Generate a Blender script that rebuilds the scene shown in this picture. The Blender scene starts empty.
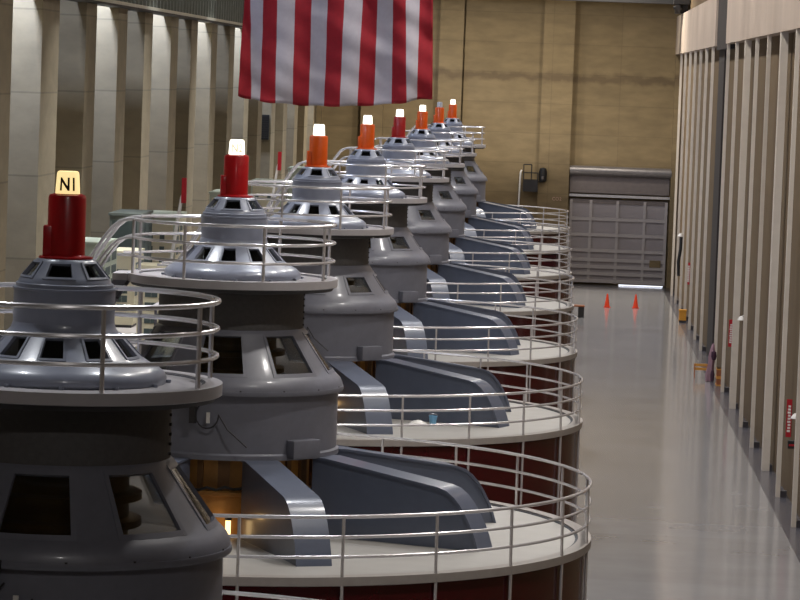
import bpy, math, random
from mathutils import Vector, Matrix
random.seed(7)
sc = bpy.context.scene
COL = sc.collection
R_ = math.radians
pi = math.pi

# ------------------------------------------------------------------ materials
def lin(c):
    c = c / 255.0
    return c / 12.92 if c <= 0.04045 else ((c + 0.055) / 1.055) ** 2.4
def rgb(r, g, b): return (lin(r), lin(g), lin(b), 1.0)

def mat(name, col, rough=0.5, metal=0.0, var=0.12, scale=3.0, bump=0.0, emit=None, estr=0.0, coat=0.0,
        spec=0.5, stretch=(1, 1, 1), board=None, tile=None):
    m = bpy.data.materials.new(name); m.use_nodes = True
    nt = m.node_tree; N = nt.nodes; L = nt.links
    b = N['Principled BSDF']
    b.inputs['Roughness'].default_value = rough
    b.inputs['Metallic'].default_value = metal
    b.inputs['Specular IOR Level'].default_value = spec
    b.inputs['Coat Weight'].default_value = coat
    b.inputs['Coat Roughness'].default_value = 0.12
    tc = N.new('ShaderNodeTexCoord'); mp = N.new('ShaderNodeMapping')
    mp.inputs['Scale'].default_value = stretch
    geo = N.new('ShaderNodeNewGeometry')
    L.new(geo.outputs['Position'] if (board or tile) else tc.outputs['Object'], mp.inputs['Vector'])
    nz = N.new('ShaderNodeTexNoise'); nz.inputs['Scale'].default_value = scale
    nz.inputs['Detail'].default_value = 5.0; nz.inputs['Roughness'].default_value = 0.6
    L.new(mp.outputs[0], nz.inputs['Vector'])
    mx = N.new('ShaderNodeMix'); mx.data_type = 'RGBA'
    lo = tuple(max(0, c * (1 - var)) for c in col[:3]) + (1,)
    hi = tuple(min(1, c * (1 + var)) for c in col[:3]) + (1,)
    mx.inputs[6].default_value = lo; mx.inputs[7].default_value = hi
    rp = N.new('ShaderNodeMapRange'); rp.inputs[1].default_value = 0.3; rp.inputs[2].default_value = 0.7
    L.new(nz.outputs['Fac'], rp.inputs[0]); L.new(rp.outputs[0], mx.inputs[0])
    out = mx.outputs[2]
    if board or tile:
        w, h, mort, dark = board or tile
        sp = N.new('ShaderNodeSeparateXYZ'); L.new(geo.outputs['Position'], sp.inputs[0])
        cb = N.new('ShaderNodeCombineXYZ')
        if board:
            ad = N.new('ShaderNodeMath'); ad.operation = 'ADD'
            L.new(sp.outputs[0], ad.inputs[0]); L.new(sp.outputs[1], ad.inputs[1])
            L.new(ad.outputs[0], cb.inputs[0]); L.new(sp.outputs[2], cb.inputs[1])
        else:
            L.new(sp.outputs[0], cb.inputs[0]); L.new(sp.outputs[1], cb.inputs[1])
        bk = N.new('ShaderNodeTexBrick')
        bk.inputs['Scale'].default_value = 1.0
        bk.inputs['Brick Width'].default_value = w; bk.inputs['Row Height'].default_value = h
        bk.inputs['Mortar Size'].default_value = mort; bk.inputs['Mortar Smooth'].default_value = 0.3
        bk.inputs['Color1'].default_value = (1, 1, 1, 1); bk.inputs['Color2'].default_value = (0.93, 0.92, 0.9, 1)
        bk.inputs['Mortar'].default_value = (dark, dark, dark, 1)
        bk.offset = 0.0
        L.new(cb.outputs[0], bk.inputs['Vector'])
        mm = N.new('ShaderNodeMix'); mm.data_type = 'RGBA'; mm.blend_type = 'MULTIPLY'; mm.inputs[0].default_value = 1.0
        L.new(out, mm.inputs[6]); L.new(bk.outputs['Color'], mm.inputs[7]); out = mm.outputs[2]
    L.new(out, b.inputs['Base Color'])
    if bump > 0:
        bp = N.new('ShaderNodeBump'); bp.inputs['Strength'].default_value = bump; bp.inputs['Distance'].default_value = 0.02
        L.new(nz.outputs['Fac'], bp.inputs['Height']); L.new(bp.outputs[0], b.inputs['Normal'])
    if emit:
        b.inputs['Emission Color'].default_value = emit; b.inputs['Emission Strength'].default_value = estr
    return m

M = {}
M['paint'] = mat('generator_grey_paint', rgb(112, 113, 123), 0.42, var=0.06, scale=6, coat=0.15)
M['dome'] = mat('dome_grey_paint', rgb(132, 137, 152), 0.33, var=0.05, scale=6, coat=0.3)
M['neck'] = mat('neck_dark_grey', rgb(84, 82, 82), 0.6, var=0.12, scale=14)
M['arm'] = mat('arm_blue_grey_paint', rgb(90, 97, 114), 0.34, var=0.05, scale=4, coat=0.4)
M['deck'] = mat('deck_light_grey', rgb(168, 164, 158), 0.45, var=0.05, scale=2)
M['rim'] = mat('deck_rim_grey', rgb(160, 152, 145), 0.5, var=0.06, scale=5)
M['catwalk'] = mat('catwalk_grey', rgb(176, 172, 174), 0.42, var=0.05, scale=4)
M['joint_filler'] = mat('dark_joint_filler', rgb(52, 45, 43), 0.8, var=0.15, scale=1.0)
M['joint'] = mat('dark_joint', rgb(60, 62, 68), 0.7)
M['red'] = mat('drum_dark_red', rgb(66, 12, 17), 0.25, var=0.1, scale=2, coat=0.5)
M['alu'] = mat('aluminium_rail', rgb(232, 229, 230), 0.22, metal=0.6, var=0.04)
M['black'] = mat('dark_interior', rgb(26, 24, 26), 0.6)
M['glass'] = mat('dark_window_glass', rgb(200, 205, 205), 0.04, var=0.02)
_b = M['glass'].node_tree.nodes['Principled BSDF']; _b.inputs['Transmission Weight'].default_value = 1.0; _b.inputs['IOR'].default_value = 1.45
M['ochre'] = mat('ochre_core', rgb(170, 120, 56), 0.6, var=0.15, scale=5)
M['ochre_dark'] = mat('ochre_core_slats', rgb(120, 84, 44), 0.6, var=0.15, scale=8)
M['brass'] = mat('collector_brass', rgb(150, 118, 70), 0.4, metal=0.4)
M['rubber'] = mat('black_rubber', rgb(28, 27, 28), 0.6)
M['gloss_red'] = mat('beacon_red', rgb(176, 14, 24), 0.32, var=0.08, scale=9, coat=0.4)
M['gloss_dkred'] = mat('beacon_dark_red', rgb(158, 24, 26), 0.35, var=0.08, scale=9, coat=0.3)
M['orange'] = mat('beacon_orange', rgb(214, 84, 6), 0.38, var=0.06, scale=9, coat=0.3)
M['ink_glare'] = mat('lamp_glare_ink', rgb(226, 206, 170), 0.7, emit=rgb(255, 240, 210), estr=0.55)  # lamp glare over the number, painted in as pale glowing ink
M['ink'] = mat('black_ink', rgb(40, 26, 10), 0.7)
def lampmat(name, c, s):
    return mat(name, rgb(*c), 0.3, emit=rgb(*c), estr=s, var=0.03)
M['lamp_warm'] = lampmat('cap_lamp_cream', (255, 226, 160), 0.9)
M['lamp_white'] = lampmat('cap_lamp_white', (255, 250, 232), 2.2)
M['lamp_off'] = mat('cap_lamp_unlit', rgb(190, 192, 198), 0.2, coat=0.5)
M['work_lamp'] = lampmat('work_lamp_tube', (255, 214, 150), 2.5)
M['concrete'] = mat('tan_board_concrete', rgb(128, 110, 80), 0.85, var=0.16, scale=1.3, bump=0.15, stretch=(0.5, 0.5, 1.6), board=(5.2, 1.9, 0.03, 0.8))
def stain(m, z0, z1, amt):
    nt = m.node_tree; N = nt.nodes; L = nt.links; b = N['Principled BSDF']; src = b.inputs['Base Color'].links[0].from_socket
    g = N.new('ShaderNodeNewGeometry'); sp = N.new('ShaderNodeSeparateXYZ'); L.new(g.outputs['Position'], sp.inputs[0])
    n = N.new('ShaderNodeTexNoise'); n.inputs['Scale'].default_value = 1.1; n.inputs['Detail'].default_value = 4; L.new(g.outputs['Position'], n.inputs['Vector'])
    a = N.new('ShaderNodeMath'); a.operation = 'MULTIPLY_ADD'; a.inputs[1].default_value = 0.9; L.new(n.outputs['Fac'], a.inputs[0]); L.new(sp.outputs[2], a.inputs[2])
    u = N.new('ShaderNodeMapRange'); u.interpolation_type = 'SMOOTHSTEP'; u.inputs[1].default_value = z0; u.inputs[2].default_value = z0 + 0.35; L.new(a.outputs[0], u.inputs[0])
    v = N.new('ShaderNodeMapRange'); v.interpolation_type = 'SMOOTHSTEP'; v.inputs[1].default_value = z1 + 0.35; v.inputs[2].default_value = z1; L.new(a.outputs[0], v.inputs[0])
    p = N.new('ShaderNodeMath'); p.operation = 'MULTIPLY'; L.new(u.outputs[0], p.inputs[0]); L.new(v.outputs[0], p.inputs[1])
    q = N.new('ShaderNodeMath'); q.operation = 'MULTIPLY'; q.inputs[1].default_value = amt; L.new(p.outputs[0], q.inputs[0])
    x = N.new('ShaderNodeMix'); x.data_type = 'RGBA'; x.inputs[7].default_value = rgb(74, 58, 42); L.new(q.outputs[0], x.inputs[0]); L.new(src, x.inputs[6])
    L.new(x.outputs[2], b.inputs['Base Color'])
stain(M['concrete'], 13.1, 13.6, 0.55)
M['conc_left'] = mat('left_wall_concrete', rgb(144, 132, 108), 0.85, var=0.12, scale=1.5, bump=0.1, stretch=(0.7, 0.7, 1.2), board=(50, 2.4, 0.03, 0.72))
M['conc_right'] = mat('right_wall_brown_concrete', rgb(104, 84, 56), 0.85, var=0.1, scale=1.2, bump=0.1, stretch=(1, 1, 0.5), board=(30, 3.0, 0.02, 0.9))
M['fin'] = mat('fin_pale_paint', rgb(212, 201, 187), 0.6, var=0.05, scale=2)
M['beam'] = mat('beam_pale_concrete', rgb(184, 167, 152), 0.8, var=0.08, scale=0.5, stretch=(1, 1, 0.3))
M['floor'] = mat('polished_floor', rgb(152, 151, 153), 0.12, var=0.1, scale=0.35, tile=(6.0, 3.0, 0.02, 0.93))
M['strip'] = mat('floor_border_grey', rgb(84, 83, 90), 0.22, var=0.08, scale=1.0)
M['shoe'] = mat('dark_base_shoe', rgb(58, 54, 58), 0.5)
M['dark_steel'] = mat('dark_steel', rgb(52, 50, 50), 0.55, metal=0.3)
M['doorgrey'] = mat('door_grey', rgb(150, 142, 142), 0.5, var=0.06, scale=1.0)
M['doorrib'] = mat('door_rib_grey', rgb(172, 164, 161), 0.45, var=0.05)
M['doordark'] = mat('door_header_brown', rgb(112, 102, 98), 0.55, var=0.1)
M['tube'] = mat('roll_tube_steel', rgb(126, 120, 118), 0.35, metal=0.4)
M['girder'] = mat('girder_pale_green', rgb(226, 222, 204), 0.55, var=0.06, scale=2)
M['girder_rib'] = mat('girder_rib_grey', rgb(140, 146, 142), 0.55)
M['flag_red'] = mat('flag_red_cloth', rgb(136, 6, 22), 0.85, var=0.08, scale=8)
M['flag_white'] = mat('flag_white_cloth', rgb(166, 158, 161), 0.85, var=0.04, scale=8)
M['cone'] = mat('cone_orange', rgb(240, 70, 30), 0.45, var=0.05)
M['cone_white'] = mat('cone_base', rgb(205, 60, 30), 0.6)
M['cab_green'] = mat('cabinet_pale_green', rgb(176, 184, 166), 0.5, var=0.05)
M['cab_beige'] = mat('cabinet_beige', rgb(206, 198, 170), 0.5, var=0.05)
M['cab_grey'] = mat('cabinet_grey_green', rgb(110, 118, 112), 0.5, var=0.05)
M['cab_dark'] = mat('cabinet_dark_green', rgb(70, 82, 80), 0.5, var=0.08)
M['white'] = mat('white_paint', rgb(232, 228, 222), 0.4)
M['signred'] = mat('sign_red', rgb(176, 22, 36), 0.5)
M['signpink'] = mat('sign_faded_pink', rgb(190, 140, 130), 0.5)
M['wood'] = mat('yellow_wood', rgb(206, 146, 66), 0.6, var=0.12, scale=6)
M['brownwood'] = mat('brown_wood', rgb(150, 88, 52), 0.6, var=0.15, scale=6)
M['pink'] = mat('pink_cloth', rgb(150, 118, 130), 0.85, var=0.12, scale=6)
M['purple'] = mat('purple_cloth', rgb(66, 40, 58), 0.85, var=0.12, scale=6)
M['yellow'] = mat('yellow_box', rgb(214, 150, 50), 0.5)
M['blue'] = mat('pale_blue_plastic', rgb(120, 176, 214), 0.4)
M['fadedtext'] = mat('faded_pink_lettering', rgb(186, 150, 132), 0.8)
M['daylight'] = mat('daylight_gap', rgb(235, 240, 255), 0.4, emit=rgb(235, 240, 255), estr=1.6)
M['ceil'] = mat('ceiling_concrete', rgb(80, 76, 70), 0.9, var=0.08)

# ------------------------------------------------------------------ mesh builder
class MB:
    def __init__(s): s.v = []; s.f = []; s.m = []; s.cur = 0
    def add(s, vs, fs):
        o = len(s.v); s.v += [tuple(p) for p in vs]
        for f in fs: s.f.append(tuple(i + o for i in f)); s.m.append(s.cur)
        return s
    def box(s, x0, x1, y0, y1, z0, z1):
        v = [(x, y, z) for z in (z0, z1) for y in (y0, y1) for x in (x0, x1)]
        return s.add(v, [(0, 2, 3, 1), (4, 5, 7, 6), (0, 1, 5, 4), (2, 6, 7, 3), (0, 4, 6, 2), (1, 3, 7, 5)])
    def obox(s, c, ax, ay, az):
        """oriented box: centre and three half-axes"""
        c, ax, ay, az = map(Vector, (c, ax, ay, az))
        v = [c + ax * i + ay * j + az * k for k in (-1, 1) for j in (-1, 1) for i in (-1, 1)]
        return s.add(v, [(0, 2, 3, 1), (4, 5, 7, 6), (0, 1, 5, 4), (2, 6, 7, 3), (0, 4, 6, 2), (1, 3, 7, 5)])
    def lathe(s, prof, n=64, closed=False, c=(0, 0), skip=None):
        """prof: list of (r,z); closed joins the last point to the first"""
        vs = []; fs = []; k = len(prof)
        for r, z in prof:
            for i in range(n):
                a = 2 * pi * i / n
                vs.append((c[0] + r * math.sin(a), c[1] - r * math.cos(a), z))
        for j in range(k if closed else k - 1):
            j2 = (j + 1) % k
            for i in range(n):
                i2 = (i + 1) % n
                if skip and skip(i, j): continue
                fs.append((j * n + i, j * n + i2, j2 * n + i2, j2 * n + i))
        if not closed:
            if prof[0][0] > 1e-4: fs.append(tuple(range(n - 1, -1, -1)))
            if prof[-1][0] > 1e-4: fs.append(tuple((k - 1) * n + i for i in range(n)))
        return s.add(vs, fs)
    def tube(s, pts, r, n=8, loop=False):
        pts = [Vector(p) for p in pts]; k = len(pts); vs = []; fs = []
        up = None
        for i, p in enumerate(pts):
            a = pts[i - 1] if (i > 0 or loop) else p
            b = pts[(i + 1) % k] if (i < k - 1 or loop) else p
            t = (b - a).normalized()
            if up is None:
                up = Vector((0, 0, 1)) if abs(t.z) < 0.9 else Vector((1, 0, 0))
            u = (up - t * up.dot(t)).normalized(); w = t.cross(u); up = u
            for q in range(n):
                an = 2 * pi * q / n
                vs.append(p + u * (r * math.cos(an)) + w * (r * math.sin(an)))
        for i in range(k if loop else k - 1):
            j = (i + 1) % k
            for q in range(n):
                q2 = (q + 1) % n
                fs.append((i * n + q, i * n + q2, j * n + q2, j * n + q))
        if not loop:
            fs.append(tuple(range(n - 1, -1, -1))); fs.append(tuple((k - 1) * n + q for q in range(n)))
        return s.add(vs, fs)
    def prism(s, poly, f0, f1):
        """poly: list of 2D; f0,f1 map (a,b)->3D for the two ends"""
        n = len(poly)
        vs = [f0(*p) for p in poly] + [f1(*p) for p in poly]
        fs = [tuple(range(n - 1, -1, -1)), tuple(range(n, 2 * n))]
        fs += [(i, (i + 1) % n, n + (i + 1) % n, n + i) for i in range(n)]
        return s.add(vs, fs)
    def build(s, name, mats, parent=None, smooth=35, bevel=0.0):
        me = bpy.data.meshes.new(name); me.from_pydata(s.v, [], s.f)
        if not isinstance(mats, (list, tuple)): mats = [mats]
        for m in mats: me.materials.append(m)
        if len(mats) > 1: me.polygons.foreach_set('material_index', s.m)
        import bmesh
        bm = bmesh.new(); bm.from_mesh(me); bmesh.ops.recalc_face_normals(bm, faces=bm.faces)
        if bevel > 0:
            ed = [e for e in bm.edges if len(e.link_faces) == 2 and e.calc_face_angle(0) > 0.6]
            bmesh.ops.bevel(bm, geom=ed, offset=bevel, segments=2, affect='EDGES', profile=0.5)
        bm.to_mesh(me); bm.free()
        if smooth:
            me.polygons.foreach_set('use_smooth', [True] * len(me.polygons))
            me.set_sharp_from_angle(angle=R_(smooth))
        o = bpy.data.objects.new(name, me); COL.objects.link(o)
        if parent: o.parent = parent
        return o

def empty(name, loc, rz=0):
    o = bpy.data.objects.new(name, None); COL.objects.link(o); o.location = loc; o.rotation_euler[2] = rz
    o.empty_display_size = 0.3
    return o
def tag(o, label, cat, group=None):
    o['label'] = label; o['category'] = cat
    if group: o['group'] = group
    return o
def struct(o):
    o['kind'] = 'structure'; return o
def kids(o): return [c for c in list(o.children)]
def copy_tree(o, parent=None):
    c = o.copy(); COL.objects.link(c); c.parent = parent
    for ch in kids(o): copy_tree(ch, c)
    return c
def pol(az, r, z):
    a = R_(az); return (r * math.sin(a), -r * math.cos(a), z)

# ------------------------------------------------------------------ camera (solved from the photograph)
H = 12.9162
Rv = Vector((0.99834, 0.0437, 0.0)); 
yaw, pitch, roll, F = 0.04423, 0.06698, 0.03696, 3363.11
cy, sy, cp, sp = math.cos(yaw), math.sin(yaw), math.cos(pitch), math.sin(pitch)
fw = Vector((-sy * cp, cy * cp, -sp)); rt = Vector((cy, sy, 0)); up = rt.cross(fw)
c, s = math.cos(roll), math.sin(roll)
RR = rt * c + up * s; UU = -rt * s + up * c
cam = bpy.data.cameras.new('camera'); co = bpy.data.objects.new('camera', cam); COL.objects.link(co)
mw = Matrix.Identity(4)
for i in range(3):
    mw[i][0] = RR[i]; mw[i][1] = UU[i]; mw[i][2] = -fw[i]
mw[2][3] = H
co.matrix_world = mw
cam.sensor_width = 36.0; cam.lens = 36.0 * F / 800.0; cam.clip_end = 600; cam.clip_start = 0.5
sc.camera = co

# ------------------------------------------------------------------ room shell
YB = 214.4
struct(MB().box(-17.4, 8.6, -14, YB + 0.6, -0.3, 0).build('floor', M['floor'], smooth=0))
struct(MB().box(-17.4, 8.6, -14, YB + 0.6, 24, 24.4).build('ceiling', M['ceil'], smooth=0))
struct(MB().box(-17.4, 8.6, -14.5, -14, 0, 24).build('wall_front', M['concrete'], smooth=0))
struct(MB().box(-17.4, 8.6, YB, YB + 0.5, 0, 24).build('wall_back', M['concrete'], smooth=0))
struct(MB().box(7.82, 8.6, -14, YB, 0, 24).build('wall_right', M['conc_right'], smooth=0))
struct(MB().box(-17.4, -16.9, -14, YB, 0, 24).build('wall_left', M['conc_left'], smooth=0))
tn = [0]
def trim(mb, m, smooth=0, parent=None, bevel=0.0):
    tn[0] += 1
    return struct(mb.build('trim_%d' % tn[0], m, smooth=smooth, parent=parent, bevel=bevel))
# floor border along the right wall
trim(MB().box(7.14, 7.82, -14, YB, 0, 0.012), M['strip'])
# back wall columns and shallow panels
for x0, x1, y0 in [(-0.97, 0.98, 213.55), (-5.95, -0.97, 214.15), (-7.55, -6.05, 213.75), (-12.4, -11.0, 213.75), (-16.9, -14.9, 213.6),
                   (7.42, 7.82, 213.7)]:
    trim(MB().box(x0, x1, y0, YB, 0, 24), M['concrete'])
# right wall: pale beam on a row of pale pilasters, with a dark joint recess part way down the hall
BEAM = [(-14, 150.3), (160.8, YB)]
for y0, y1 in BEAM:
    trim(MB().box(7.40, 7.82, y0, y1, 14.8, 17.2), M['beam'])
trim(MB().box(7.50, 7.82, 150.35, 160.75, 14.6, 20), M['joint_filler'])
trim(MB().box(7.70, 7.82, 157.0, 162.3, 0.012, 14.6), M['joint_filler'])
fins = []
y = 149.3
k = 0
ys = [149.3 - 7.18 * i for i in range(9)] + [163.9 + 6.95 * i for i in range(7)]
wide = {2, 5, 8}
for i, y in enumerate(ys):
    wl = 0.5 if i in wide else 0.25
    x1 = 7.67 if i in wide else 7.555
    f_ = trim(MB().box(7.42, x1, y, y + wl, 0.012, 14.8), M['fin'])
    MB().box(x1, 7.76, y - 0.03, y + wl, 0.012, 0.22).build('base_shoe', M['shoe'], f_, smooth=0)
# left wall: alternating pilasters under the crane girder
P_ = [96.4, 113.1, 128.7, 143.8, 159.7, 175.4, 191.0, 206.0, 80.6]
Q_ = [105.4, 120.4, 135.8, 151.7, 167.4, 183.2, 198.6, 88.7]
for i, y in enumerate(P_):
    trim(MB().box(-16.9, -14.84, y, y + (3.3 if i == 0 else 2.4), 0, 14.9), M['conc_left'])
for i, y in enumerate(Q_):
    trim(MB().box(-16.9, -14.84, y, y + 2.4, 0, 14.9), M['conc_left'])
g = MB(); g.cur = 0
g.box(-15.1, -14.5, -14, YB, 14.86, 14.98); g.box(-15.1, -14.62, -14, YB, 14.98, 17.0)
g.cur = 1
y = 60.0
while y < 210:
    g.box(-14.62, -14.5, y, y + 0.22, 14.98, 17.0); y += 1.05
g.cur = 2
g.box(-15.15, -14.46, -14, YB, 14.80, 14.86)
trim(g, [M['girder'], M['girder_rib'], M['dark_steel']])
# gallery slab on the left, level with the generator decks
trim(MB().box(-16.9, -12.05, 60, YB, 4.7, 5.06), M['rim'])
trim(MB().box(-12.05, -9.5, 85.6, 89.6, 4.7, 5.06), M['rim'])
# rolling door in the back wall
d = struct(MB().box(1.1, 7.3, 214.12, 214.3, 0.14, 5.45).build('door_1', M['doorgrey'], smooth=0))
rib = MB()
H0 = [0.16, 0.62, 1.06, 1.5, 2.1, 3.1, 4.1]
for z in H0: rib.box(1.1, 7.3, 214.0, 214.12, z, z + 0.2)
MB().box(1.1, 7.3, 214.05, 214.12, 5.2, 5.45).build('top_rail', M['doordark'], d, smooth=0)
rib.build('horizontal_rib', M['doorrib'], d, smooth=0)
for x in (1.1, 2.36, 4.06, 5.78, 7.14):
    MB().box(x, x + 0.17, 213.98, 214.14, 0.14, 5.4).build('vertical_rib', M['doorrib'], d, smooth=0)
MB().box(1.05, 7.36, 214.0, 214.3, 5.85, 7.1).build('door_header', M['doordark'], d, smooth=0)
MB().box(1.05, 7.4, 213.86, 214.2, 5.6, 5.76).build('header_bar', M['alu'], d, smooth=0)
t = MB(); t.tube([(1.02, 213.95, 7.24), (7.46, 213.95, 7.24)], 0.32, 20); t.build('roll_tube', M['tube'], d)
MB().box(4.4, 7.2, 214.13, 214.2, 0.02, 0.075).build('daylight_gap', M['daylight'], d, smooth=0)
MB().box(6.3, 7.0, 213.96, 214.0, 1.25, 1.7).build('door_placard', M['concrete'], d, smooth=0)
# overhead crane parked at the far end
cr = empty('overhead_crane', (-3.4, 205, 17.2))
tag(cr, 'dark steel overhead crane bridge spanning the hall at the far end', 'crane')
MB().box(-11.0, 10.2, -0.6, 0.6, 0.55, 1.8).build('bridge_girder', M['dark_steel'], cr, smooth=0)
MB().box(10.2, 11.15, -1.6, 1.6, 0.55, 1.3).build('end_truck', M['dark_steel'], cr, smooth=0)
MB().box(-11.2, -10.6, -1.4, 1.4, 0.2, 1.3).build('end_truck', M['dark_steel'], cr, smooth=0)
w = MB(); w.tube([(10.3, -1.2, 0.33), (10.6, -1.2, 0.33)], 0.38, 20); w.tube([(10.2, -1.2, 0.33), (10.7, -1.2, 0.33)], 0.1, 12)
w.build('wheel', M['dark_steel'], cr)
MB().box(10.5, 11.1, -0.9, 0.9, 0.0, 0.55).build('wheel_carriage', M['dark_steel'], cr, smooth=0)

# ------------------------------------------------------------------ generators
AX = -5.4497; Y1 = 37.62; SP = 20.0
def ring(mb, r, z, tr, n=96, nn=8):
    mb.tube([pol(360.0 * i / n, r, z) for i in range(n)], tr, nn, loop=True)
def arc(mb, a0, a1, r, z, tr, n=72, pre=(), post=()):
    mb.tube(list(pre) + [pol(a0 + (a1 - a0) * i / n, r, z) for i in range(n + 1)] + list(post), tr, 8)

def slab(mb, p0, p1, az0, az1, t0, t1, o0, o1, seg=4):
    """a curved box on the cone p0->p1 between azimuths and profile fractions, o0..o1 along the outward normal"""
    (r0, z0), (r1, z1) = p0, p1
    dr, dz = r1 - r0, z1 - z0; L = math.hypot(dr, dz)
    nr, nz_ = (dz / L, -dr / L)
    if nr < 0: nr, nz_ = -nr, -nz_
    vs = []; fs = []
    for i in range(seg + 1):
        az = az0 + (az1 - az0) * i / seg
        for tt, oo in ((t0, o0), (t1, o0), (t1, o1), (t0, o1)):
            vs.append(pol(az, r0 + dr * tt + nr * oo, z0 + dz * tt + nz_ * oo))
    for i in range(seg):
        for q in range(4):
            q2 = (q + 1) % 4
            fs.append((i * 4 + q, i * 4 + q2, i * 4 + 4 + q2, i * 4 + 4 + q))
    fs.append((0, 1, 2, 3)); fs.append(tuple(seg * 4 + q for q in (3, 2, 1, 0)))
    mb.add(vs, fs)

def window(parent, p0, p1, az, hw, fr_a, fr_t, name='window', m=None):
    """framed pane set in the cone segment p0 (bottom) -> p1 (top)"""
    w = MB(); w.cur = 0
    o0, o1 = -0.04, 0.012
    slab(w, p0, p1, az - hw - fr_a, az - hw + fr_a * .3, -fr_t, 1 + fr_t, o0, o1, 1)
    slab(w, p0, p1, az + hw - fr_a * .3, az + hw + fr_a, -fr_t, 1 + fr_t, o0, o1, 1)
    slab(w, p0, p1, az - hw, az + hw, -fr_t, 0.04, o0, o1)
    slab(w, p0, p1, az - hw, az + hw, 0.97, 1 + fr_t, o0, o1)
    w.cur = 1
    slab(w, p0, p1, az - hw, az + hw, 0, 1, -0.035, -0.028)
    return w.build(name, [m or M['paint'], M['glass']], parent, smooth=30)

def shell(mb, prof, nwin, hw, jwin, fine=6):
    """surface of revolution with openings: prof bottom->top, opening on profile step jwin, nwin openings of half width hw"""
    per = 360.0 / nwin; azs = []
    for k in range(nwin):
        c0 = k * per
        for q in range(fine): azs.append((c0 - hw + 2 * hw * q / fine, True))
        for q in range(fine): azs.append((c0 + hw + (per - 2 * hw) * q / fine, False))
    n = len(azs); vs = []; fs = []
    for r, z in prof:
        for a, _ in azs: vs.append(pol(a, r, z))
    for j in range(len(prof) - 1):
        for i in range(n):
            if j == jwin and azs[i][1]: continue
            i2 = (i + 1) % n
            fs.append((j * n + i, j * n + i2, (j + 1) * n + i2, (j + 1) * n + i))
    mb.add(vs, fs)

DK = 5.05   # deck floor
G = empty('generator', (AX, Y1, 0))
# --- drum
m_ = MB(); m_.lathe([(6.27, 0.0), (6.27, 4.95)], 128); drum = m_.build('stator_drum', M['red'], G)
# --- deck with fascia and raised kerb
m_ = MB(); m_.lathe([(1.3, 4.95), (6.335, 4.95), (6.335, 5.05), (1.3, DK)], 128, closed=True); deck = m_.build('deck', M['deck'], G)
m_ = MB(); m_.lathe([(6.12, DK), (6.12, 5.09), (6.345, 5.09), (6.345, 4.955), (6.3, 4.94), (6.3, DK)], 128, closed=True); m_.build('kerb', M['rim'], deck)
m_ = MB(); m_.lathe([(6.07, DK + 0.001), (6.07, DK + 0.012), (6.12, DK + 0.012), (6.12, DK + 0.001)], 128, closed=True); m_.build('kerb_joint', M['joint'], deck)
# --- deck railing
TR = 0.026
m_ = MB(); ring(m_, 6.3, 6.03, TR + 0.003); rail = m_.build('deck_railing', M['alu'], G)
for z in (5.715, 5.40):
    m_ = MB(); ring(m_, 6.3, z, TR); m_.build('rail', M['alu'], rail)
for k in range(24):
    m_ = MB(); p = pol(7.5 + 15 * k, 6.32, 0)
    m_.tube([(p[0], p[1], 3.2 if False else 0.02), (p[0], p[1], 5.0), (p[0] * 0.998, p[1] * 0.998, 5.2), (p[0] * 0.997, p[1] * 0.997, 6.03)], TR, 8)
    m_.build('post', M['alu'], rail)
# --- bracket arms
prof = [(1.8, DK), (1.8, 6.38), (2.05, 6.38), (4.16, 6.07)]
cv = [(4.32, 6.02), (4.46, 5.92), (4.58, 5.79), (4.69, 5.63), (4.79, 5.45), (4.87, 5.27), (4.94, DK)]
for k in range(8):
    az = R_(22.5 + 45 * k); d_ = Vector((math.sin(az), -math.cos(az), 0)); n_ = Vector((math.cos(az), math.sin(az), 0))
    m_ = MB()
    poly = [(r - 0.03 if i > 1 else r, z - (0.03 if z > 5.2 else 0)) for i, (r, z) in enumerate(prof + cv)]
    m_.prism(poly, lambda r, z: d_ * r - n_ * 0.27 + Vector((0, 0, z)), lambda r, z: d_ * r + n_ * 0.27 + Vector((0, 0, z)))
    top = prof[1:] + cv
    inn = [(r - (0.0 if i == 0 else 0.035), z - (0.035 if i < len(top) - 1 else 0)) for i, (r, z) in enumerate(top)]
    m_.prism(top + inn[::-1], lambda r, z: d_ * r - n_ * 0.3 + Vector((0, 0, z)), lambda r, z: d_ * r + n_ * 0.3 + Vector((0, 0, z)))
    m_.build('bracket_arm', M['arm'], G, smooth=22)
# --- inner ochre core seen between the arms, with slats, a loop of cable and a work lamp
m_ = MB(); m_.lathe([(1.6, DK), (1.6, 5.72), (1.66, 5.74), (1.66, 5.80), (1.5, 5.82), (1.5, 6.5)], 64)
m_.cur = 1
for k in range(24):
    a = 15 * k + 4
    n0 = pol(a, 1.52, 6.14); t_ = Vector((math.cos(R_(a)), math.sin(R_(a)), 0)); o_ = Vector((math.sin(R_(a)), -math.cos(R_(a)), 0))
    m_.obox(n0, t_ * (0.05 if k % 2 else 0.1), o_ * 0.03, Vector((0, 0, 0.32)))
core = m_.build('stator_core', [M['ochre'], M['ochre_dark']], G)
m_ = MB(); m_.tube([pol(5 * i, 1.70 + 0.03 * math.sin(i * 1.7), 5.84 + 0.05 * math.sin(i * 0.9) + 0.03 * math.sin(i * 2.3)) for i in range(72)], 0.025, 6, loop=True)
m_.build('cable', M['rubber'], core)
m_ = MB(); p = pol(7.5, 1.76, DK)
m_.cur = 0; m_.tube([(p[0], p[1], DK + 0.03), (p[0], p[1], DK + 0.3)], 0.045, 12)
m_.cur = 1; m_.tube([(p[0], p[1], DK + 0.001), (p[0], p[1], DK + 0.04)], 0.06, 12); m_.tube([(p[0], p[1], DK + 0.3), (p[0], p[1], DK + 0.34)], 0.06, 12)
m_.build('work_lamp', [M['work_lamp'], M['dark_steel']], core)
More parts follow.
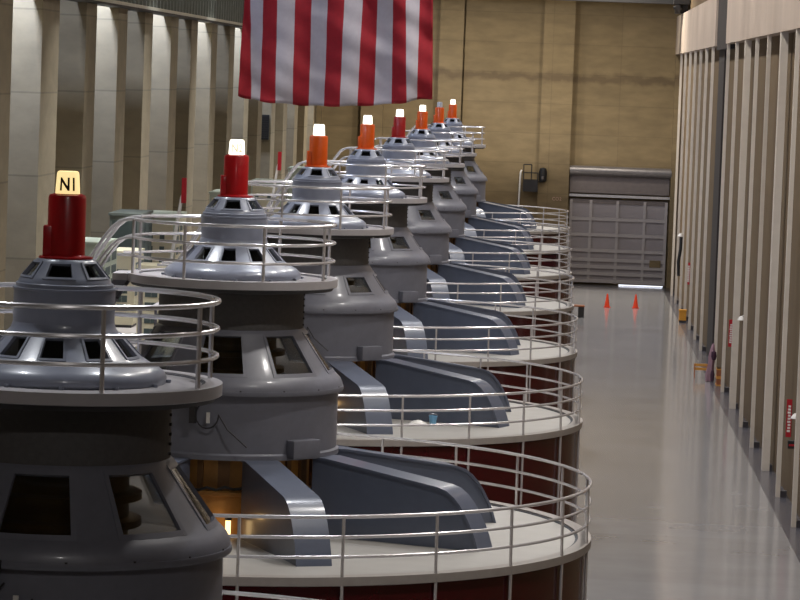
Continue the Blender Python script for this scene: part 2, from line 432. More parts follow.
# --- skirt
m_ = MB(); m_.lathe([(1.91, 6.39), (1.93, 6.37), (1.93, 6.45), (1.89, 6.48), (1.885, 7.46), (1.81, 7.46), (1.81, 6.39)], 96, closed=True); skirt = m_.build('skirt', M['paint'], G)
m_ = MB(); m_.lathe([(1.80, 7.455), (1.975, 7.455), (1.985, 7.48), (1.975, 7.53), (1.80, 7.53)], 96, closed=True)
m_.cur = 1
for k in range(16):
    p = pol(11.25 + 22.5 * k, 1.95, 7.53); m_.lathe([(0.02, 7.52), (0.02, 7.55)], 8, c=(p[0], p[1]))
m_.build('seam_ring', [M['paint'], M['dark_steel']], skirt)
# latch with a knob, white tag and thin looped cable on the front of the skirt
az = R_(-12); d_ = Vector((math.sin(az), -math.cos(az), 0)); n_ = Vector((math.cos(az), math.sin(az), 0)); zz_ = Vector((0, 0, 1))
m_ = MB(); m_.obox(d_ * 1.95 + zz_ * 7.22, n_ * 0.05, d_ * 0.06, zz_ * 0.24); m_.obox(d_ * 2.01 + zz_ * 7.5, n_ * 0.1, d_ * 0.04, zz_ * 0.05)
m_.tube([d_ * 2.0 + zz_ * 7.36, d_ * 2.1 + zz_ * 7.36], 0.06, 12)
m_.tube([d_ * 1.93 + zz_ * (7.12 + 0.22 * math.sin(t)) + n_ * (0.24 + 0.2 * math.cos(t)) for t in [2.2 + 0.35 * i for i in range(13)]] + [d_ * 1.92 + zz_ * 6.9 + n_ * 0.6, d_ * 1.92 + zz_ * 6.62 + n_ * 0.95], 0.012, 6)
m_.cur = 1; m_.obox(d_ * 1.93 + zz_ * 7.08 + n_ * 0.26, n_ * 0.03, d_ * 0.01, zz_ * 0.09)
m_.build('latch', [M['dark_steel'], M['white']], skirt)
az = R_(46); d_ = Vector((math.sin(az), -math.cos(az), 0)); n_ = Vector((math.cos(az), math.sin(az), 0))
m_ = MB(); m_.obox(d_ * 1.98 + Vector((0, 0, 6.56)), n_ * 0.3, d_ * 0.1, Vector((0, 0, 0.155))); jb = m_.build('junction_box', M['paint'], skirt, bevel=0.012)
# --- bell housing with eight windows
def make_bell(parent, small):
    lo, hi, hw = ((1.70, 7.90), (1.44, 8.255), 11.5) if small else ((1.785, 7.785), (1.315, 8.425), 13.5)
    pb = [(1.965, 7.53), (1.955, 7.585), (1.92, 7.655), (1.86, 7.72), (1.785, 7.785)] + ([lo] if small else []) + [hi] + \
         ([(1.315, 8.425)] if small else []) + [(1.285, 8.475), (1.25, 8.505)]
    j = 5 if small else 4
    m = MB(); shell(m, pb, 8, hw, j); shell(m, [(r_ - 0.05, z_ - 0.02) for r_, z_ in pb], 8, hw, j)
    bell = m.build('bell_housing', M['paint'], parent, smooth=40)
    for k in range(8): window(bell, lo, hi, 45 * k, hw, 1.8 if small else 1.6, 0.09 if small else 0.05)
    m = MB(); m.lathe([(0.8, 6.5), (0.8, 7.7), (0.95, 7.72), (0.95, 7.8), (0.8, 7.82), (0.8, 8.0), (0.95, 8.02), (0.95, 8.1), (0.8, 8.12), (0.8, 8.4)], 48)
    m.build('collector_column', M['brass'], bell)
make_bell(G, False)
# --- neck
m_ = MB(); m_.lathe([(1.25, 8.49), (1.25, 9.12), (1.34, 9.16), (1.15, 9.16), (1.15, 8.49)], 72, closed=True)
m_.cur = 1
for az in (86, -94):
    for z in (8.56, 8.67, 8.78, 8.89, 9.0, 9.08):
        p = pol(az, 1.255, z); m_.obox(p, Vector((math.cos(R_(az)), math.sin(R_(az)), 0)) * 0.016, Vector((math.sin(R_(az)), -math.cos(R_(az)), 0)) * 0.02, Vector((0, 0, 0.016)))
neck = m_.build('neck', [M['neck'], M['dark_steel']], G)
# --- catwalk
m_ = MB(); m_.lathe([(1.0, 9.22), (1.80, 9.22), (1.812, 9.23), (1.812, 9.36), (1.62, 9.36), (1.62, 9.335), (1.0, 9.335)], 96, closed=True); cat = m_.build('catwalk', M['catwalk'], G)
m_ = MB(); m_.lathe([(1.2, 9.16), (1.73, 9.16), (1.765, 9.22), (1.2, 9.22)], 96, closed=True); m_.build('under_rim', M['dark_steel'], cat)
MB().box(-2.02, -1.66, -0.46, 0.46, 9.23, 9.345).build('landing', M['catwalk'], cat, smooth=0)
m_ = MB(); m_.lathe([(1.58, 9.336), (1.58, 9.342), (1.62, 9.342), (1.62, 9.336)], 96, closed=True); m_.build('kerb_joint', M['joint'], cat)
# railing, open towards the stair on the left
CR = 1.74
a0, a1 = -74.0, 254.0
SZ = 7.4
def stair_path(side, z, drop=True):
    yy = 0.45 * side
    sl = 1.6
    ps = [(-1.79, yy * 1.03, z - 0.01), (-1.92, yy, z - 0.05), (-2.05, yy, z - 0.16), (-2.2, yy, z - 0.36)]
    x = -2.2; zz = z - 0.36; zend = DK + (z - 9.36)
    zend = SZ + (z - 9.36)
    ps.append((x - (zz - zend) / sl, yy, zend)); ps.append((-3.6, yy, zend))
    return ps
def crail(z, tr, name, parent, descend=True):
    m = MB()
    if descend:
        pre = stair_path(-1, z)[::-1]; post = stair_path(1, z)
    else:
        pre = [(-1.95, -0.40, z)]; post = [(-1.95, 0.40, z)]
    arc(m, a0, a1, CR, z, tr, pre=pre, post=post)
    return m.build(name, M['alu'], parent)
crl = crail(10.285, 0.031, 'catwalk_railing', G)
crail(9.975, 0.027, 'rail', crl); crail(9.665, 0.025, 'rail', crl, False)
for az in (-74, -22.5, 22.5, 67.5, 112.5, 157.5, 202.5, 254):
    p = pol(az, CR, 0); m_ = MB(); m_.tube([(p[0], p[1], 9.34), (p[0], p[1], 10.285)], 0.027, 8); m_.build('post', M['alu'], crl)
# stair down to the deck
m_ = MB()
for sd in (-1, 1):
    yy = 0.42 * sd
    a = Vector((-1.86, yy, 9.28)); b = Vector((-1.86 - (9.28 - SZ) / 1.6, yy, SZ)); dv = (b - a)
    u = dv.normalized(); nn_ = Vector((u.z, 0, -u.x))
    m_.obox((a + b) / 2, dv / 2, Vector((0, 0.02, 0)), nn_ * 0.1)
stair = m_.build('access_stair', M['paint'], G, smooth=0)
for k in range(7):
    z = 9.28 - (k + 0.8) / 7.6 * (9.28 - SZ); x = -1.86 - (9.28 - z) / 1.6
    MB().box(x - 0.12, x + 0.12, -0.42, 0.42, z - 0.02, z + 0.02).build('tread', M['paint'], stair, smooth=0)
MB().box(-3.66, -2.98, -0.48, 0.48, SZ - 0.08, SZ).build('rest_platform', M['catwalk'], stair, smooth=0)
for xx in (-3.6, -3.08):
    for yy in (-0.44, 0.44):
        m_ = MB(); m_.tube([(xx, yy, DK), (xx, yy, SZ - 0.08)], 0.035, 8); m_.build('leg', M['paint'], stair)
for z in [5.35 + 0.3 * q for q in range(7)]:
    m_ = MB(); m_.tube([(-3.6, -0.44, z), (-3.6, 0.44, z)], 0.018, 6); m_.build('rung', M['paint'], stair)
# --- dome with ten windows
pd = [(1.165, 9.335), (1.18, 9.40), (1.155, 9.455), (1.09, 9.51), (0.99, 9.56), (0.875, 9.635), (0.665, 9.855), (0.625, 9.89), (0.592, 9.93), (0.575, 9.98), (0.572, 10.0)]
m_ = MB(); shell(m_, pd, 10, 9.0, 5); shell(m_, [(r - 0.04, z - 0.02) for r, z in pd[3:9]], 10, 9.0, 2)
for k in range(12):
    p = pol(30 * k + 8, 1.2, 0); m_.lathe([(0.03, 9.336), (0.03, 9.37)], 8, c=(p[0], p[1]))
dome = m_.build('dome', M['dome'], G, smooth=50)
for k in range(10): window(dome, pd[5], pd[6], 36 * k, 9.0, 1.6, 0.07, m=M['dome'])
m_ = MB(); m_.lathe([(0.5, 9.34), (0.5, 9.95)], 40); m_.build('dark_core', M['black'], dome)
# --- collar
m_ = MB(); m_.lathe([(0.572, 9.99), (0.572, 10.36), (0.585, 10.365), (0.585, 10.385), (0.55, 10.39), (0.55, 10.43), (0.535, 10.44), (0.5, 10.44), (0.5, 9.99)], 72, closed=True)
m_.build('collar', M['dome'], G)
# --- crown with six windows
pc = [(0.528, 10.435), (0.515, 10.475), (0.485, 10.51), (0.355, 10.665), (0.33, 10.70), (0.31, 10.71), (0.0001, 10.712)]
m_ = MB(); shell(m_, pc, 6, 19.0, 2); crown = m_.build('crown', M['dome'], G, smooth=45)
for k in range(6): window(crown, pc[2], pc[3], 60 * k, 19.0, 3.0, 0.1, m=M['dome'])
m_ = MB(); m_.lathe([(0.27, 10.44), (0.24, 10.69)], 32); m_.build('dark_core', M['black'], crown)
# --- beacon
bcz = 10.711
m_ = MB(); m_.lathe([(0.305, bcz), (0.305, bcz + 0.02), (0.23, bcz + 0.028), (0.213, bcz + 0.04), (0.213, 11.395), (0.20, 11.425), (0.165, 11.436), (0.165, 11.44)], 48)
beacon = m_.build('beacon', M['gloss_red'], G)
az = R_(-82); d_ = Vector((math.sin(az), -math.cos(az), 0)); n_ = Vector((math.cos(az), math.sin(az), 0))
m_ = MB(); m_.obox(d_ * 0.185 + Vector((0, 0, bcz + 0.19)), n_ * 0.13, d_ * 0.075, Vector((0, 0, 0.175))); sidebox = m_.build('side_box', M['gloss_red'], beacon, bevel=0.012)
m_ = MB(); m_.lathe([(0.138, 11.44), (0.136, 11.50), (0.125, 11.66), (0.117, 11.686), (0.10, 11.694), (0.0001, 11.696)], 40); globe = m_.build('lamp_globe', M['lamp_white'], beacon)

def number(parent, txt, view_az, zc=11.482, size=0.2):
    cu = bpy.data.curves.new('t', 'FONT'); cu.body = txt; cu.size = size; cu.align_x = 'CENTER'; cu.extrude = 0.0; cu.offset = 0.006; cu.resolution_u = 3
    ob = bpy.data.objects.new('t', cu); COL.objects.link(ob)
    bpy.context.view_layer.update()
    me = bpy.data.meshes.new_from_object(ob.evaluated_get(bpy.context.evaluated_depsgraph_get()))
    bpy.data.objects.remove(ob)
    import bmesh
    bm = bmesh.new(); bm.from_mesh(me)
    bmesh.ops.subdivide_edges(bm, edges=bm.edges, cuts=2)
    for v in bm.verts:
        z = zc + v.co.y
        r = 0.1385 - max(0, z - 11.46) * 0.066 + 0.003
        a = R_(view_az) + 0.8 * v.co.x / 0.134
        v.co = Vector((r * math.sin(a), -r * math.cos(a), z))
    bm.to_mesh(me); bm.free(); me.materials.append(M['ink'] if txt == 'N1' else M['ink_glare'])
    o = bpy.data.objects.new('number_marking', me); COL.objects.link(o); o.parent = parent
    return o

labels = [
 ('gloss_red', 'lamp_warm', 'nearest blue-grey generator, bright red beacon with glowing lamp reading N1, cut by left frame edge', 'N1'),
 ('gloss_red', 'lamp_white', 'second generator from the camera, bright red beacon with a white lamp, deck at lower right', 'N2'),
 ('orange', 'lamp_white', 'generator just behind the second red beacon, largest and nearest of the orange beacons', None),
 ('orange', 'lamp_white', 'fourth generator, orange beacon standing between a larger orange one and the dark red one', None),
 ('gloss_dkred', 'lamp_white', 'fifth generator, the only dark red beacon standing among the orange ones', None),
 ('orange', 'lamp_white', 'sixth generator, lit orange beacon next behind the dark red beacon', None),
 ('orange', 'lamp_off', 'seventh generator, the only beacon whose cap lamp is unlit, orange body', None),
 ('orange', 'lamp_white', 'farthest generator, lit orange beacon right before the tan back wall', None),
]
gens = [G]
for i in range(1, 8):
    g_ = copy_tree(G if i < 3 else gens[2])
    if i == 2:
        for b_ in list(g_.children):
            if b_.name.startswith('bell_housing'):
                for c_ in list(b_.children): bpy.data.objects.remove(c_)
                bpy.data.objects.remove(b_)
        make_bell(g_, True)
    g_.location = (AX, Y1 + SP * i, 0); gens.append(g_)
for i, (g_, (bm_, lm_, lab, txt)) in enumerate(zip(gens, labels)):
    tag(g_, lab, 'generator', 'hydroelectric generators in a row')
    for b_ in g_.children:
        if b_.name.split('.')[0] == 'beacon':
            if i: b_.data = b_.data.copy()
            b_.data.materials[0] = M[bm_]
            for ch in b_.children:
                nm = ch.name.split('.')[0]
                if i: ch.data = ch.data.copy()
                ch.data.materials[0] = M[lm_] if nm == 'lamp_globe' else M[bm_]
            if txt: number(b_, txt, math.degrees(math.atan2(-AX, Y1 + SP * i)) + 2)

# warm work light inside each generator
for i in range(8):
    l = bpy.data.lights.new('work_light', 'POINT'); l.energy = 0.6; l.color = (1.0, 0.62, 0.25); l.shadow_soft_size = 0.06
    l2 = bpy.data.lights.new('housing_fill', 'POINT'); l2.energy = 7.0; l2.color = (1.0, 0.85, 0.65); l2.shadow_soft_size = 0.05  # added fill so the bell interior shows through its windows
    o2 = bpy.data.objects.new('housing_fill', l2); COL.objects.link(o2); q_ = pol(150, 1.25, 7.7); o2.location = (AX + q_[0], Y1 + SP * i + q_[1], q_[2])
    o = bpy.data.objects.new('work_light', l); COL.objects.link(o); p = pol(2, 1.85, 5.4); o.location = (AX + p[0], Y1 + SP * i + p[1], p[2])

# ------------------------------------------------------------------ flag
xt = [70, 90, 135, 182, 240, 295, 350, 405, 465, 515, 568, 610, 655, 700]
xb = [60, 103, 135, 187, 243, 297, 350, 403, 460, 515, 575, 625, 658, 710]
FY = 105.0
def fx(u): return -9.89 + (220 + u / 3.3333 - 240) * (5.99 / 192.0)
rows = 60; per = 6
fl = MB(); vs = []; cols = 13 * per + 1
ztop = 18.6
for j in range(rows + 1):
    v = j / rows
    for i in range(cols):
        s_ = min(12, i // per); q = (i - s_ * per) / per
        T_ = xt[s_] + (xt[s_ + 1] - xt[s_]) * q; B_ = xb[s_] + (xb[s_ + 1] - xb[s_]) * q
        U = i / (cols - 1)
        zb = 12.05 - 0.28 * math.sin(pi * min(1, U * 1.05)) ** 0.8 + 0.14 * U - 0.02 * math.sin(U * 40)
        z = zb + (ztop - zb) * (1 - v)
        w_ = max(0, min(1, (z - 12) / 3.1)); u_ = B_ + (T_ - B_) * w_
        yy = FY + 0.16 * math.sin(U * 21 + 0.7 * math.sin(z * 1.3)) * (0.5 + 0.5 * v) + 0.05 * math.sin(z * 3.1 + U * 9) + 0.03 * math.sin(z * 7 + U * 23)
        vs.append((fx(u_), yy, z))
fs = []; 
base = len(fl.v); fl.v += vs
for j in range(rows):
    for i in range(cols - 1):
        fl.f.append((j * cols + i, j * cols + i + 1, (j + 1) * cols + i + 1, (j + 1) * cols + i)); fl.m.append((i // per) % 2)
fo = fl.build('flag', [M['flag_red'], M['flag_white']], smooth=180)
so = fo.modifiers.new('thick', 'SOLIDIFY'); so.thickness = 0.012
tag(fo, 'huge flag with vertical red and white stripes hanging above the generators', 'flag')
m_ = MB(); m_.tube([(fx(60), FY, ztop), (fx(712), FY, ztop)], 0.06, 10)
for x in (fx(120), fx(650)): m_.tube([(x, FY, ztop), (x, FY, 24)], 0.015, 6)
m_.build('hanging_pole', M['dark_steel'], fo)

# ------------------------------------------------------------------ things along the aisle
def cone(x, y, lab):
    e = empty('traffic_cone', (x, y, 0)); tag(e, lab, 'cone', 'traffic cones before the rolling door')
    MB().box(-0.2, 0.2, -0.2, 0.2, 0, 0.04).build('base', M['cone_white'], e, smooth=0)
    m = MB(); m.lathe([(0.155, 0.04), (0.15, 0.07), (0.045, 0.76), (0.03, 0.80), (0.02, 0.80)], 24); m.build('cone_body', M['cone'], e)
    return e
cone(3.36, 193.0, 'left one of two orange traffic cones on the floor before the rolling door')
cone(5.0, 193.3, 'right one of two orange traffic cones, nearer the pilaster wall')

e = empty('step_stool', (1.62, 184.2, 0)); tag(e, 'small dark stool with light top beside the far generator deck', 'stool')
MB().box(-0.45, 0.36, -0.3, 0.3, 0.58, 0.66).build('top', M['brownwood'], e, smooth=0)
MB().box(0.02, 0.34, -0.28, 0.28, 0, 0.58).build('leg', M['dark_steel'], e, smooth=0)
MB().box(-0.42, -0.34, -0.28, 0.28, 0, 0.58).build('leg', M['dark_steel'], e, smooth=0)

e = empty('barricade', (6.85, 149.0, 0.0)); tag(e, 'low yellow wooden two-board barricade standing on the aisle floor by the wall', 'barricade')
for z in (0.33, 0.5): MB().box(-0.31, 0.31, -0.04, 0.0, z, z + 0.12).build('board', M['wood'], e, smooth=0)
for x in (-0.27, 0.27):
    m = MB(); m.obox((x, -0.14, 0.3), (0.02, 0, 0), (0, 0.02, 0), (0, 0.1, 0.3)); m.obox((x, 0.11, 0.3), (0.02, 0, 0), (0, 0.02, 0), (0, -0.09, 0.3)); m.build('leg', M['brownwood'], e, smooth=0)

e = empty('cloth_bundle', (7.14, 147.2, 0.012)); tag(e, 'pink and purple cloth bundle standing against a pilaster beside the wooden barricade', 'cloth')
m = MB(); vs = []; fs = []; n = 20; pr = [(0.14, 0), (0.17, 0.3), (0.13, 0.7), (0.15, 1.05), (0.10, 1.4), (0.05, 1.62), (0.005, 1.68)]
for r, z in pr:
    for i in range(n):
        a = 2 * pi * i / n; rr = r * (1 + 0.16 * math.sin(5 * a + z * 2)); vs.append((rr * math.cos(a) + 0.08 * z, rr * math.sin(a), z))
for j in range(len(pr) - 1):
    for i in range(n): fs.append((j * n + i, j * n + (i + 1) % n, (j + 1) * n + (i + 1) % n, (j + 1) * n + i))
fs.append(tuple(range(n))); m.add(vs, fs); m.build('drape', M['pink'], e)
m = MB(); m.lathe([(0.09, 0.95), (0.13, 1.1), (0.1, 1.3), (0.03, 1.36)], 16, c=(0.17, -0.1)); m.lathe([(0.07, 0.02), (0.1, 0.3), (0.06, 0.5)], 16, c=(0.14, -0.14)); m.build('dark_fold', M['purple'], e)

def crate(x, y, z, sx, sy, sz, mt, lab, group):
    e = empty('wooden_crate', (x, y, z)); tag(e, lab, 'crate', group)
    MB().box(-sx, sx, -sy, sy, 0, sz).build('body', mt, e, smooth=0)
    m = MB()
    for zz in (0.0, sz - 0.06): m.box(-sx - 0.015, sx + 0.015, -sy - 0.015, sy + 0.015, zz + 0.002, zz + 0.06)
    m.build('batten', M['wood'], e, smooth=0)
crate(7.5, 145.4, 0.012, 0.13, 0.4, 0.36, M['brownwood'], 'brown wooden crate on the floor strip, lower of two stacked by a pilaster', 'brown crates by the pilaster')
crate(7.5, 145.4, 0.375, 0.12, 0.36, 0.38, M['brownwood'], 'brown wooden crate on top of another, upper of two stacked by a pilaster', 'brown crates by the pilaster')
e = empty('storage_box', (7.32, 183.2, 0.012)); tag(e, 'yellow storage box on the floor strip near the far end of the right wall', 'box')
MB().box(-0.2, 0.18, -0.25, 0.25, 0.0, 0.62).build('body', M['yellow'], e, smooth=0)
MB().box(-0.22, 0.2, -0.27, 0.27, 0.62, 0.7).build('lid', M['yellow'], e, smooth=0)
MB().box(-0.2, 0.18, -0.255, -0.25, 0.0, 0.12).build('dark_foot', M['shoe'], e, smooth=0)

def sign(x, y, z0, z1, m_in, lab):
    e = empty('wall_sign', (x, y, z0)); tag(e, lab, 'sign', 'vertical signs on the right wall')
    h = z1 - z0
    MB().box(-0.085, 0.085, -0.02, 0.0, 0, h).build('board', M['signred'], e, smooth=0)
    m = MB(); n = 9
    if m_in: m.box(-0.07, 0.07, -0.024, -0.02, 0.14, h - 0.14)
    m2 = MB(); z = 0.16; st = (h - 0.32) / n
    for k in range(n): m2.box(-0.05 + 0.01 * (k % 3), 0.05, -0.026, -0.02, z + k * st, z + k * st + st * 0.66)
    if m_in: m.build('panel', m_in, e, smooth=0)
    m2.build('lettering', M['white'], e, smooth=0)
sign(7.73, 142.2, 1.95, 3.1, None, 'red vertical sign with white lettering midway along the right wall, below the white lamp')
sign(7.73, 106.3, 1.93, 3.13, None, 'red vertical sign with white lettering nearest the camera on the right wall')
sign(7.73, 188.0, 1.8, 3.03, M['signpink'], 'faded pink vertical sign at the far end of the right wall')

def wlamp(x, y, z, lab, conduit=0):
    e = empty('wall_lamp', (x, y, z)); tag(e, lab, 'lamp', 'small white lamps on the right wall')
    m = MB(); m.lathe([(0.04, 0.1), (0.13, 0.0), (0.15, -0.06), (0.13, -0.07), (0.001, -0.04)], 20); m.build('shade', M['white'], e)
    m = MB(); m.tube([(0.0, 0, 0.08), (0.08, 0, 0.12), (0.16, 0, 0.1)], 0.02, 6); m.build('bracket', M['white'], e)
    if conduit:
        m = MB(); m.tube([(0.06, -0.05, -0.1), (0.05, -0.05, -0.8), (-0.04, -0.05, -1.5), (0.0, -0.05, -2.3)], 0.09, 8); m.build('hanging_hose', M['rubber'], e)
wlamp(7.66, 133.6, 3.75, 'small white lamp on the right wall above and right of the middle red sign')
wlamp(7.26, 190.0, 4.45, 'small white lamp with a dark hose hanging under it, far end of right wall', 1)
wlamp(7.66, 102.6, 2.95, 'small white lamp on the right wall at the photo edge beside the nearest sign')
e = empty('wall_box', (7.69, 104.0, 1.82)); tag(e, 'small black box low on the right wall under the nearest red sign', 'box')
MB().box(-0.13, 0.12, -0.1, 0.1, 0, 0.24).build('body', M['rubber'], e, smooth=0)
MB().box(-0.1, 0.1, -0.105, -0.1, 0.08, 0.14).build('red_band', M['signred'], e, smooth=0)

# back wall balcony, floodlight, pipe and lettering
e = empty('service_balcony', (-1.3, 214.1, 5.8)); tag(e, 'small dark railed balcony with a floodlight on the back wall left of the column', 'balcony')
MB().box(-0.62, 0.32, -1.0, 0.05, 0, 0.95 * 0.8).build('platform', M['dark_steel'], e, smooth=0)
m = MB()
for x in (-0.6, -0.1, 0.3): m.tube([(x, -0.97, 0.7), (x, -0.97, 1.72 if x < 0 else 1.2)], 0.035, 6)
m.tube([(-0.6, -0.97, 1.72), (-0.1, -0.97, 1.72)], 0.035, 6); m.tube([(-0.6, -0.97, 1.2), (0.3, -0.97, 1.2)], 0.035, 6)
m.build('guard_rail', M['dark_steel'], e)
fl_ = MB(); fl_.lathe([(0.1, 0.62), (0.24, 0.72), (0.27, 1.25), (0.2, 1.5), (0.05, 1.55)], 20, c=(0.62, -0.7))
fl_.tube([(0.62, -0.05, 1.0), (0.62, -0.5, 1.0)], 0.06, 8); fl_.box(0.3, 0.66, -0.75, -0.65, 0.6, 0.68)
f2 = fl_.build('floodlight', M['rubber'], e)
m = MB(); m.lathe([(0.07, 0.82), (0.09, 0.92), (0.07, 1.0)], 12, c=(0.6, -0.95)); m.build('lens', M['tube'], f2)
m = MB(); m.tube([(-2.2, 213.9, 0.0), (-2.16, 213.9, 4.6), (-2.1, 213.9, 7.0), (-2.05, 214.1, 7.1)], 0.06, 8)
tag(m.build('pipe', M['white']), 'pale vertical pipe on the back wall left of the balcony', 'pipe')
cu = bpy.data.curves.new('t', 'FONT'); cu.body = 'CO2'; cu.size = 0.3; cu.align_x = 'CENTER'; cu.extrude = 0.004
ob = bpy.data.objects.new('t', cu); COL.objects.link(ob); bpy.context.view_layer.update()
me = bpy.data.meshes.new_from_object(ob.evaluated_get(bpy.context.evaluated_depsgraph_get())); bpy.data.objects.remove(ob)
me.materials.clear(); me.materials.append(M['fadedtext'])
ob = bpy.data.objects.new('wall_lettering', me); COL.objects.link(ob); ob.location = (0.26, 213.54, 5.3); ob.rotation_euler = (pi / 2, 0, 0)
tag(ob, 'small faded pink lettering painted low on the back wall column', 'lettering')

# bucket and rag on the third deck
e = empty('bucket', (AX + 2.95, Y1 + 40 - 2.05, DK + 0.004)); tag(e, 'small pale blue bucket on the third generator deck beside the bracket arm', 'bucket')
m = MB(); m.lathe([(0.07, 0), (0.095, 0.19), (0.1, 0.19), (0.1, 0.2), (0.088, 0.2), (0.065, 0.01)], 24); m.build('body', M['blue'], e)
m = MB(); m.tube([(0.1 * math.cos(a), 0.02, 0.19 + 0.05 * math.sin(a)) for a in [pi * i / 10 for i in range(11)]], 0.006, 6); m.build('handle', M['alu'], e)
vs = []; fs = []; n = 9
for j in range(n):
    for i in range(n):
        u, v = i / 8 - .5, j / 8 - .5
        vs.append((u * 0.42, v * 0.3, 0.012 + max(0, 0.09 * (1 - 4 * (u * u + v * v))) + 0.008 * math.sin(i * 2.1 + j)))
for j in range(n - 1):
    for i in range(n - 1): fs.append((j * n + i, j * n + i + 1, (j + 1) * n + i + 1, (j + 1) * n + i))
o = MB().add(vs, fs).build('rag', M['white']); o.location = (AX + 2.62, Y1 + 40 - 2.2, DK)
so = o.modifiers.new('thick', 'SOLIDIFY'); so.thickness = 0.01
tag(o, 'crumpled white rag on the third generator deck beside the blue bucket', 'rag')

# ------------------------------------------------------------------ left gallery equipment
GZ = 5.06
def cabinet(x, y, ln, dp, h, body, front, lab, slots=True, z=GZ):
    e = empty('control_cabinet', (x, y, z)); tag(e, lab, 'cabinet', 'control cabinets left of the generators')
    b = MB().box(-dp / 2, dp / 2, 0, ln, 0.08, h).build('body', body, e, smooth=0)
    MB().box(-dp / 2 - 0.04, dp / 2 + 0.04, -0.04, ln + 0.04, h, h + 0.08).build('top_plate', body, e, smooth=0)
    MB().box(-dp / 2 + 0.03, dp / 2 - 0.03, 0.03, ln - 0.03, 0, 0.08).build('plinth', M['shoe'], e, smooth=0)
    m = MB().box(-dp / 2 + 0.08, dp / 2 - 0.08, -0.02, 0, 0.2, h - 0.15)
    if slots:
        m.cur = 1
        for c_ in range(2):
            for r_ in range(5):
                xx = -dp / 2 + 0.2 + c_ * (dp - 0.4) * 0.55; zz = 0.5 + r_ * (h - 0.9) / 5
                m.box(xx, xx + 0.16, -0.035, -0.02, zz, zz + 0.2)
    m.build('end_panel', [front, M['cab_dark']], e, smooth=0)
    nd = max(2, int(ln / 0.9)); wd = ln / nd
    for k in range(nd):
        m = MB().box(dp / 2, dp / 2 + 0.025, k * wd + 0.03, (k + 1) * wd - 0.03, 0.15, h - 0.1); m.cur = 1
        for r_ in range(3): m.box(dp / 2 + 0.025, dp / 2 + 0.035, k * wd + 0.18, (k + 1) * wd - 0.18, h - 0.5 - r_ * 0.38, h - 0.26 - r_ * 0.38)
        dr = m.build('door', [front, M['cab_dark']], e, smooth=0)
        MB().box(dp / 2 + 0.025, dp / 2 + 0.06, (k + 1) * wd - 0.14, (k + 1) * wd - 0.1, 1.0, 1.2).build('handle', M['dark_steel'], dr, smooth=0)
cabinet(-13.1, 94.5, 2.6, 1.0, 2.72, M['cab_green'], M['cab_green'], 'pale green cabinet on the left gallery behind the first red beacon', False)
cabinet(-13.25, 104.0, 3.0, 0.95, 3.15, M['cab_grey'], M['cab_dark'], 'grey green cabinet on the left gallery behind the stair of the second generator', False)
cabinet(-12.75, 99.8, 2.2, 0.7, 2.2, M['cab_beige'], M['cab_beige'], 'beige cabinet with rows of dark meters, lower than the grey green one behind it')
cabinet(-13.0, 111.0, 3.0, 1.1, 2.85, M['cab_green'], M['cab_beige'], 'pale cabinet with meters on the left gallery beside the nearer white post')
cabinet(-13.1, 133.0, 3.0, 1.0, 2.85, M['cab_green'], M['cab_beige'], 'pale cabinet on the left gallery behind the second red beacon')
cabinet(-12.8, 150.0, 3.0, 1.4, 2.8, M['cab_green'], M['cab_beige'], 'pale cabinet on the left gallery beside the farther white post')
cabinet(-12.9, 172.0, 3.0, 1.4, 2.8, M['cab_green'], M['cab_green'], 'pale green cabinet on the left gallery farthest from the camera', False)

cabinet(-10.3, 86.6, 1.3, 0.7, 2.6, M['cab_beige'], M['cab_beige'], 'beige metered cabinet seen under the catwalk of the second generator, left of its neck', True)

def wpost(x, y, lab):
    e = empty('hose_post', (x, y, GZ)); tag(e, lab, 'post', 'white slanted posts with red tops')
    m = MB(); m.tube([(0.0, 0, 0.0), (0.2, 0, 1.6), (0.32, 0, 2.5), (0.48, 0, 3.65), (0.54, 0, 3.8)], 0.055, 8); m.build('pole', M['white'], e)
    MB().box(0.48, 0.63, -0.08, 0.08, 3.5, 4.3).build('red_box', M['signred'], e, smooth=0)
    MB().box(0.08, 0.24, -0.08, 0.08, 0.9, 1.4).build('red_valve', M['signred'], e, smooth=0)
    MB().box(-0.12, 0.12, -0.12, 0.12, 0.0, 0.04).build('foot_plate', M['dark_steel'], e, smooth=0)
wpost(-12.32, 107.0, 'slanted white post with a red box on top, left of the second red beacon')
wpost(-12.48, 146.0, 'slanted white post with a red box on top, left of the nearest orange beacon')
e = empty('louver_panel', (-15.15, 175.3, 9.25)); tag(e, 'tall black louvered panel high on the left wall below the flag', 'panel')
MB().box(-0.22, 0.22, -0.15, 0.08, 0, 1.3).build('frame', M['rubber'], e, smooth=0)
m = MB()
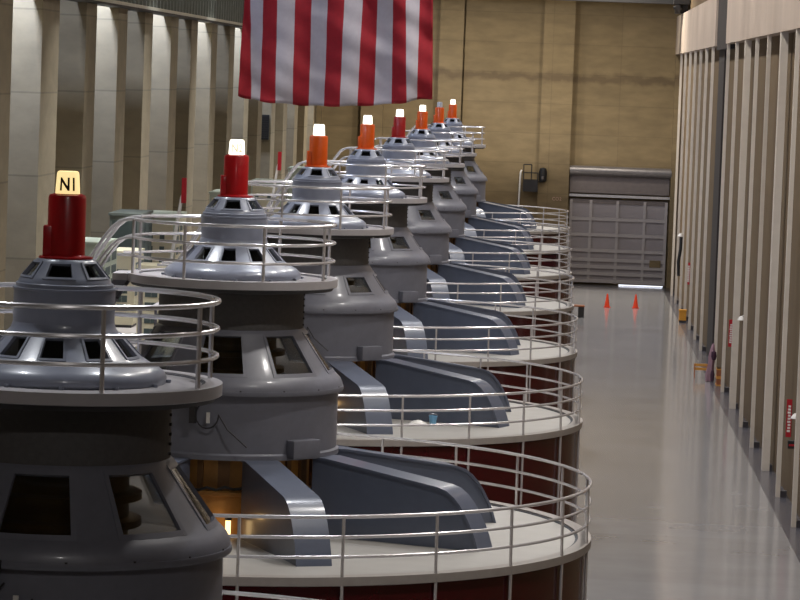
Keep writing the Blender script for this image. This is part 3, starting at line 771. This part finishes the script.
for k in range(10): m.box(-0.18, 0.18, -0.17, -0.15, 0.08 + k * 0.12, 0.14 + k * 0.12)
m.build('louver_bank', M['dark_steel'], e, smooth=0)

# ------------------------------------------------------------------ lights
def area(name, loc, size, power, col, rot=(0, 0, 0), sy_=None, spread=180):
    l = bpy.data.lights.new(name, 'AREA'); l.energy = power; l.color = col
    if sy_: l.shape = 'RECTANGLE'; l.size = size; l.size_y = sy_
    else: l.shape = 'DISK'; l.size = size
    l.spread = R_(spread)
    o = bpy.data.objects.new(name, l); COL.objects.link(o); o.location = loc; o.rotation_euler = rot
    return o
for k in range(8):
    yy = Y1 + SP * k + 4.0
    p1 = 560 if k else 380
    area('bay_lamp', (-10.6, yy - 1.5, 22.5), 0.9, p1 * 0.95, (0.92, 0.95, 1.0), spread=60)
    area('bay_lamp', (-2.0, yy + 1.0, 22.5), 0.9, p1 * 0.6, (0.92, 0.95, 1.0), spread=84 if k < 2 else 110)
for k in range(17):
    area('aisle_lamp', (2.6, 46 + 9.4 * k, 22.8), 0.9, 720, (1.0, 0.955, 0.91), spread=150)
for xx in (-9.0, -3.0, 3.0):
    area('end_lamp', (xx, 203.0, 22.8), 0.9, 1400, (1.0, 0.94, 0.82), spread=140)
area('front_fill', (-1.0, 14.0, 22.5), 0.9, 900, (1.0, 0.95, 0.92))  # added fill behind the camera, lifts the nearest generator's dark front
# cool light falling down the alternate recesses of the left wall
for y in P_:
    area('recess_light', (-15.9, y - 2.9, 18.0), 0.9, 1100, (0.62, 0.73, 1.0), (R_(26), 0, 0), 1.6)

w = bpy.data.worlds.new('world'); sc.world = w; w.use_nodes = True
w.node_tree.nodes['Background'].inputs[0].default_value = (0.6, 0.62, 0.7, 1); w.node_tree.nodes['Background'].inputs[1].default_value = 0.05
sc.view_settings.view_transform = 'Standard'; sc.view_settings.look = 'None'; sc.view_settings.gamma = 1.0
sc.view_settings.use_curve_mapping = False
sc.view_settings.exposure = 0.06
sc.cycles.use_denoising = True
sc.cycles.max_bounces = 8; sc.cycles.diffuse_bounces = 4
